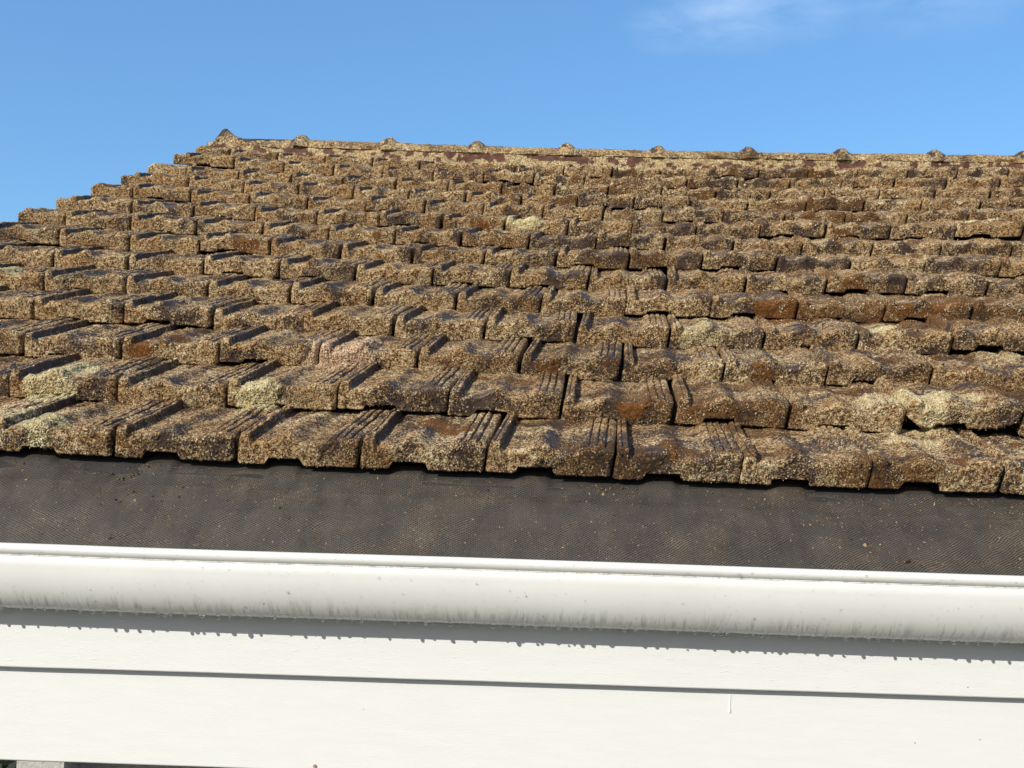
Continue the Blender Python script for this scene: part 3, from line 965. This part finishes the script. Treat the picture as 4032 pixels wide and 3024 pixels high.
# guard netting from under the first course down to the rim
un = np.linspace(-8.2, 5.0, 700); vn = np.linspace(0, 1, 26)
UN, VN = np.meshgrid(un, vn)
hgt0 = -.010 + .012 * (1 - sstep(.0, .45, VN)) * (sstep(.22, .3, UN % 1) * (1 - sstep(.48, .56, UN % 1))) - .006 * (1 - sstep(0, .4, VN)) * .5
top_pt = roof_pt(UN, np.full_like(UN, 1.12), hgt0 - .010)
lip_pt = roof_pt(UN, np.full_like(UN, .97), hgt0 - .012)
rim = eave(top_pt[..., 0] * 1.0 - .004, .012 + 0 * UN, -.004 + 0 * UN)
w0 = np.clip(VN / .18, 0, 1)[..., None]; w1 = np.clip((VN - .18) / .82, 0, 1)[..., None]
P = np.where(VN[..., None] < .18, top_pt * (1 - w0) + lip_pt * w0, lip_pt * (1 - w1) + rim * w1)
bul = np.sin(np.clip((VN - .1) / .9, 0, 1) * np.pi) * .016 + (fbm(UN * 1.6, VN * 1.5, 4, 3) - .5) * .022 * np.sin(VN * np.pi)
P = P + bul[..., None] * np.array([0, -.62, .78])
guard = hobj('gutter_guard', P.reshape(-1, 3), grid_faces(len(un), len(vn)), M_NET, uv=np.stack([P[..., 0], VN * .3], -1).reshape(-1, 2))
guard['label'] = 'dark grey plastic mesh stretched from the tiles to the gutter rim'
# silt and crumbs lying in the gutter under the net
Ps = P + np.array([0, .016, -.020]) + (fbm(UN * 9, VN * 7, 21, 4) - .5)[..., None] * np.array([0, -.01, .014])
o = mesh_obj('leaf_litter', Ps.reshape(-1, 3), grid_faces(len(un), len(vn)), M_LITTER)
tag(o, 'dark silt and leaf litter packed beneath the gutter netting', 'leaf litter', kind='stuff')

# crumbs of lichen lying on the net
NC = 20000
cv, cf = [], []
fv = P.reshape(len(vn), len(un), 3)
for i in range(NC):
    u_ = rng.uniform(80, 620); v_ = rng.random() ** 1.25 * 20 + 4.2
    cl = vnoise(np.array([u_ * .05]), np.array([v_ * .3]), 9)[0]
    if rng.random() > .25 + 1.1 * max(0, cl - .35): continue
    iu, iv = int(u_), int(v_)
    c0 = fv[iv, iu] + (fv[iv, iu + 1] - fv[iv, iu]) * (u_ - iu) + (fv[min(iv + 1, 25), iu] - fv[iv, iu]) * (v_ - iv) + np.array([0, -.0012, .0016])
    s_ = .0011 * math.exp(rng.normal(0, .4))
    if rng.random() < .02: s_ *= 2.2
    q = rng.normal(size=(5, 3)); q /= np.linalg.norm(q, axis=1, keepdims=True)
    q *= s_ * rng.uniform(.7, 1.5, (5, 1))
    b0 = len(cv)
    cv += (c0 + q).tolist()
    cf += [(b0, b0 + 1, b0 + 2), (b0, b0 + 2, b0 + 3), (b0, b0 + 3, b0 + 4), (b0 + 1, b0 + 3, b0 + 2), (b0 + 1, b0 + 4, b0 + 3), (b0, b0 + 4, b0 + 1)]
o = mesh_obj('lichen_crumbs', np.array(cv), cf, M_CRUMB, smooth=False)
tag(o, 'tan and brown lichen crumbs scattered over the grey gutter netting', 'lichen crumbs', kind='stuff')

# ------------------------------------------------------------------ water: hanging drops and beads
def drop_mesh():
    V, Fc = [], []
    prof = [(.0, .0035), (.0038, .0028), (.0042, .0008), (.0040, -.0010), (.0032, -.0028), (.0020, -.0040), (.0008, -.0045)]
    ns = 12
    for r_, z_ in prof[1:]:
        V += [(r_ * math.cos(a_), r_ * math.sin(a_), z_) for a_ in np.linspace(0, 2 * np.pi, ns, endpoint=False)]
    for j in range(len(prof) - 2):
        for k_ in range(ns): Fc.append((j * ns + k_, (j + 1) * ns + k_, (j + 1) * ns + (k_ + 1) % ns, j * ns + (k_ + 1) % ns))
    Fc.append(tuple(range(ns))); Fc.append(tuple(range((len(prof) - 2) * ns + ns - 1, (len(prof) - 2) * ns - 1, -1)))
    me = bpy.data.meshes.new('water_drop'); me.from_pydata(V, [], Fc); me.update()
    me.polygons.foreach_set('use_smooth', np.ones(len(me.polygons), dtype=bool)); me.materials.append(M_WATER)
    return me


dm = drop_mesh()
proto = bpy.data.objects.new('water_drop', dm)
x = -1.32; first = True
while x < 1.30:
    s_ = .95 * random.choice([.6, .75, .85, 1.0, 1.0, 1.15]) * random.uniform(.9, 1.1)
    o = proto if first else proto.copy()
    first = False
    w_ = (float(fbm(np.array(x * 1.3), np.array(0.), 5, 3)) - .5) * .003
    p = eave(x, .050 + random.uniform(-.005, .008) + w_, -.1526 + w_)
    o.location = tuple(p); o.scale = (s_ * random.uniform(.9, 1.35), s_, s_ * random.uniform(.75, 1.2))
    o.rotation_euler = (0, 0, random.uniform(0, 6))
    link(o)
    tag(o, 'clear water drop hanging from the underside of the white gutter', 'water drop', 'water drops hanging along the gutter underside')
    x += random.choice([.014, .018, .024, .028, .036]) * random.uniform(.85, 1.3)

# fine beads sitting on the gutter face and rim
bv, bf = [], []
prof_arr = np.array(body[::-1])
for i in range(1500):
    xx = rng.uniform(-1.35, 1.35)
    if rng.random() < .35:
        a_ = rng.uniform(-.4, 1.2); y_, z_ = .0095 - .0127 * math.cos(a_), -.0125 + .0127 * math.sin(-a_) * 1
        nrm = np.array([0, -math.cos(a_), -math.sin(a_)])
    else:
        t_ = (rng.random() ** 2) * 1.2 if rng.random() < .5 else rng.uniform(.2, 1.45)
        ang = math.pi / 2 - min(t_, 1.5)
        y_, z_ = .066 - .069 * math.sin(ang), -.050 - .102 * math.cos(ang)
        if t_ < .15: z_ += rng.uniform(0, .012)
        nrm = np.array([0, -math.sin(ang) / .069, -math.cos(ang) / .095]); nrm /= np.linalg.norm(nrm)
    w_ = (float(fbm(np.array(xx * 1.3), np.array(0.), 5, 3)) - .5) * .003
    c0 = eave(xx, y_ + w_, z_ + w_)
    s_ = .0007 * math.exp(rng.normal(0, .45))
    t1 = np.array([1., 0, 0]); t2 = np.cross(nrm, t1)
    b0 = len(bv)
    for rr2, hh in ((1, -.1), (.72, .45)):
        for a2 in np.linspace(0, 2 * np.pi, 7, endpoint=False):
            bv.append((c0 + s_ * (rr2 * (math.cos(a2) * t1 + math.sin(a2) * t2 * 1.2) + hh * nrm)).tolist())
    bv.append((c0 + s_ * .7 * nrm).tolist())
    for k_ in range(7):
        bf.append((b0 + k_, b0 + (k_ + 1) % 7, b0 + 7 + (k_ + 1) % 7, b0 + 7 + k_)); bf.append((b0 + 7 + k_, b0 + 7 + (k_ + 1) % 7, b0 + 14))
o = mesh_obj('water_beads', np.array(bv), bf, M_WATER)
tag(o, 'fine beads of dew scattered over the white gutter face', 'dew', kind='stuff')

# ------------------------------------------------------------------ walls below the eaves
def box(name, x0, x1, y0, y1, z0, z1, mat, parent=None):
    V = np.array([(x, y, z) for x in (x0, x1) for y in (y0, y1) for z in (z0, z1)])
    return hobj(name, V, [(0, 1, 3, 2), (4, 6, 7, 5), (0, 4, 5, 1), (2, 3, 7, 6), (0, 2, 6, 4), (1, 5, 7, 3)], mat, parent, smooth=False)


pl = on_wall(66, 3000, YF + .025); pr = on_wall(252, 3010, YF + .025)
ztop = ll_[2] + .05
box('pier', pl[0], pr[0], YF + .025, YF + .5, 0, ztop, M_WALL)
box('wall', pr[0], 4.0, YF + .12, YF + .36, 0, ztop, M_WALL)
box('soffit', pl[0] - 2.4, 4.2, YF + .045, YF + .60, ll_[2] + .052, ll_[2] + .07, M_BOARD)

# shrub by the corner of the wall
def leafy(name, cx, cy, z0, z1, rx, nleaf, seed):
    r_ = np.random.default_rng(seed)
    root = empty(name, (cx, cy, 0))
    V, Fc = [], []
    for i in range(nleaf):
        a_ = r_.uniform(0, 2 * np.pi); t_ = r_.random(); rr2 = rx * math.sqrt(r_.random()) * (1 - .4 * t_)
        c0 = np.array([rr2 * math.cos(a_), rr2 * math.sin(a_), z0 + (z1 - z0) * t_])
        d = r_.normal(size=3); d[2] = abs(d[2]) * .8; d /= np.linalg.norm(d)
        s_ = np.cross(d, r_.normal(size=3)); s_ /= np.linalg.norm(s_)
        L = r_.uniform(.04, .075); w_ = L * .22; nn = np.cross(d, s_)
        b0 = len(V)
        for tt, ww in ((0, .1), (.3, 1), (.65, .8), (1, .05)):
            m_ = c0 + d * L * tt - nn * .25 * L * tt * tt
            V += [(m_ - s_ * w_ * ww).tolist(), (m_ + s_ * w_ * ww).tolist()]
        for k_ in range(3): Fc.append((b0 + 2 * k_, b0 + 2 * k_ + 1, b0 + 2 * k_ + 3, b0 + 2 * k_ + 2))
    mesh_obj('foliage', np.array(V), Fc, M_LEAF, root)
    sv, sf = [], []
    for k_ in range(7):
        a_ = k_ * 2.4; tipx, tipy = rx * .6 * math.cos(a_), rx * .6 * math.sin(a_)
        b0 = len(sv)
        for t_ in np.linspace(0, 1, 8):
            for q in range(6):
                rr2 = .014 * (1 - .8 * t_)
                sv.append((tipx * t_ + rr2 * math.cos(q) + .02 * math.sin(5 * t_ + k_), tipy * t_ + rr2 * math.sin(q * 1.047), (z1 * .95) * t_))
        for j in range(7):
            for q in range(6): sf.append((b0 + j * 6 + q, b0 + j * 6 + (q + 1) % 6, b0 + (j + 1) * 6 + (q + 1) % 6, b0 + (j + 1) * 6 + q))
    mesh_obj('stem', np.array(sv), sf, M_STEM, root)
    return root


M_LEAF = make_rough_mat('shrub_leaf', (.03, .07, .015, 1), (.09, .16, .04, 1), 25, .5, .2)
M_STEM = make_rough_mat('shrub_stem', (.05, .035, .02, 1), (.1, .075, .05, 1), 30)
sh = leafy('shrub', pl[0] - .42, YF + .62, ZC - 2.2, ll_[2] + .15, .42, 2600, 5)
tag(sh, 'dark leafy green shrub behind the wall corner at the bottom left', 'shrub')

# ground
gv = np.array([(-600, -600, 0), (600, -600, 0), (600, 600, 0), (-600, 600, 0)], float)
o = mesh_obj('ground', gv, [(0, 1, 2, 3)], M_GRASS, smooth=False)
tag(o, kind='structure')

# unseen rise added all round to cut low sky light, higher towards the sun
hv, hf = [], []
NH = 240
for j, rad_ in enumerate((84, 90, 99, 118, 150)):
    for k_ in range(NH):
        a_ = 2 * math.pi * k_ / NH
        back_ = max(0, -math.cos(a_))
        hh_ = (4.2 + 0.5 * back_) * (0, .75, 1, .9, .0)[j] * (.8 + .45 * float(fbm(np.array(math.cos(a_) * 9 + 50), np.array(math.sin(a_) * 9 + 50), 31, 4)))
        hv.append((rad_ * math.sin(a_), rad_ * math.cos(a_), hh_))
for j in range(4):
    for k_ in range(NH):
        hf.append((j * NH + k_, j * NH + (k_ + 1) % NH, (j + 1) * NH + (k_ + 1) % NH, (j + 1) * NH + k_))
o = mesh_obj('added_sky_block', np.array(hv), hf, make_rough_mat('sky_block_dark_green', (.015, .025, .01, 1), (.045, .06, .025, 1), .6, .95, .8, .3))
tag(o, kind='structure')
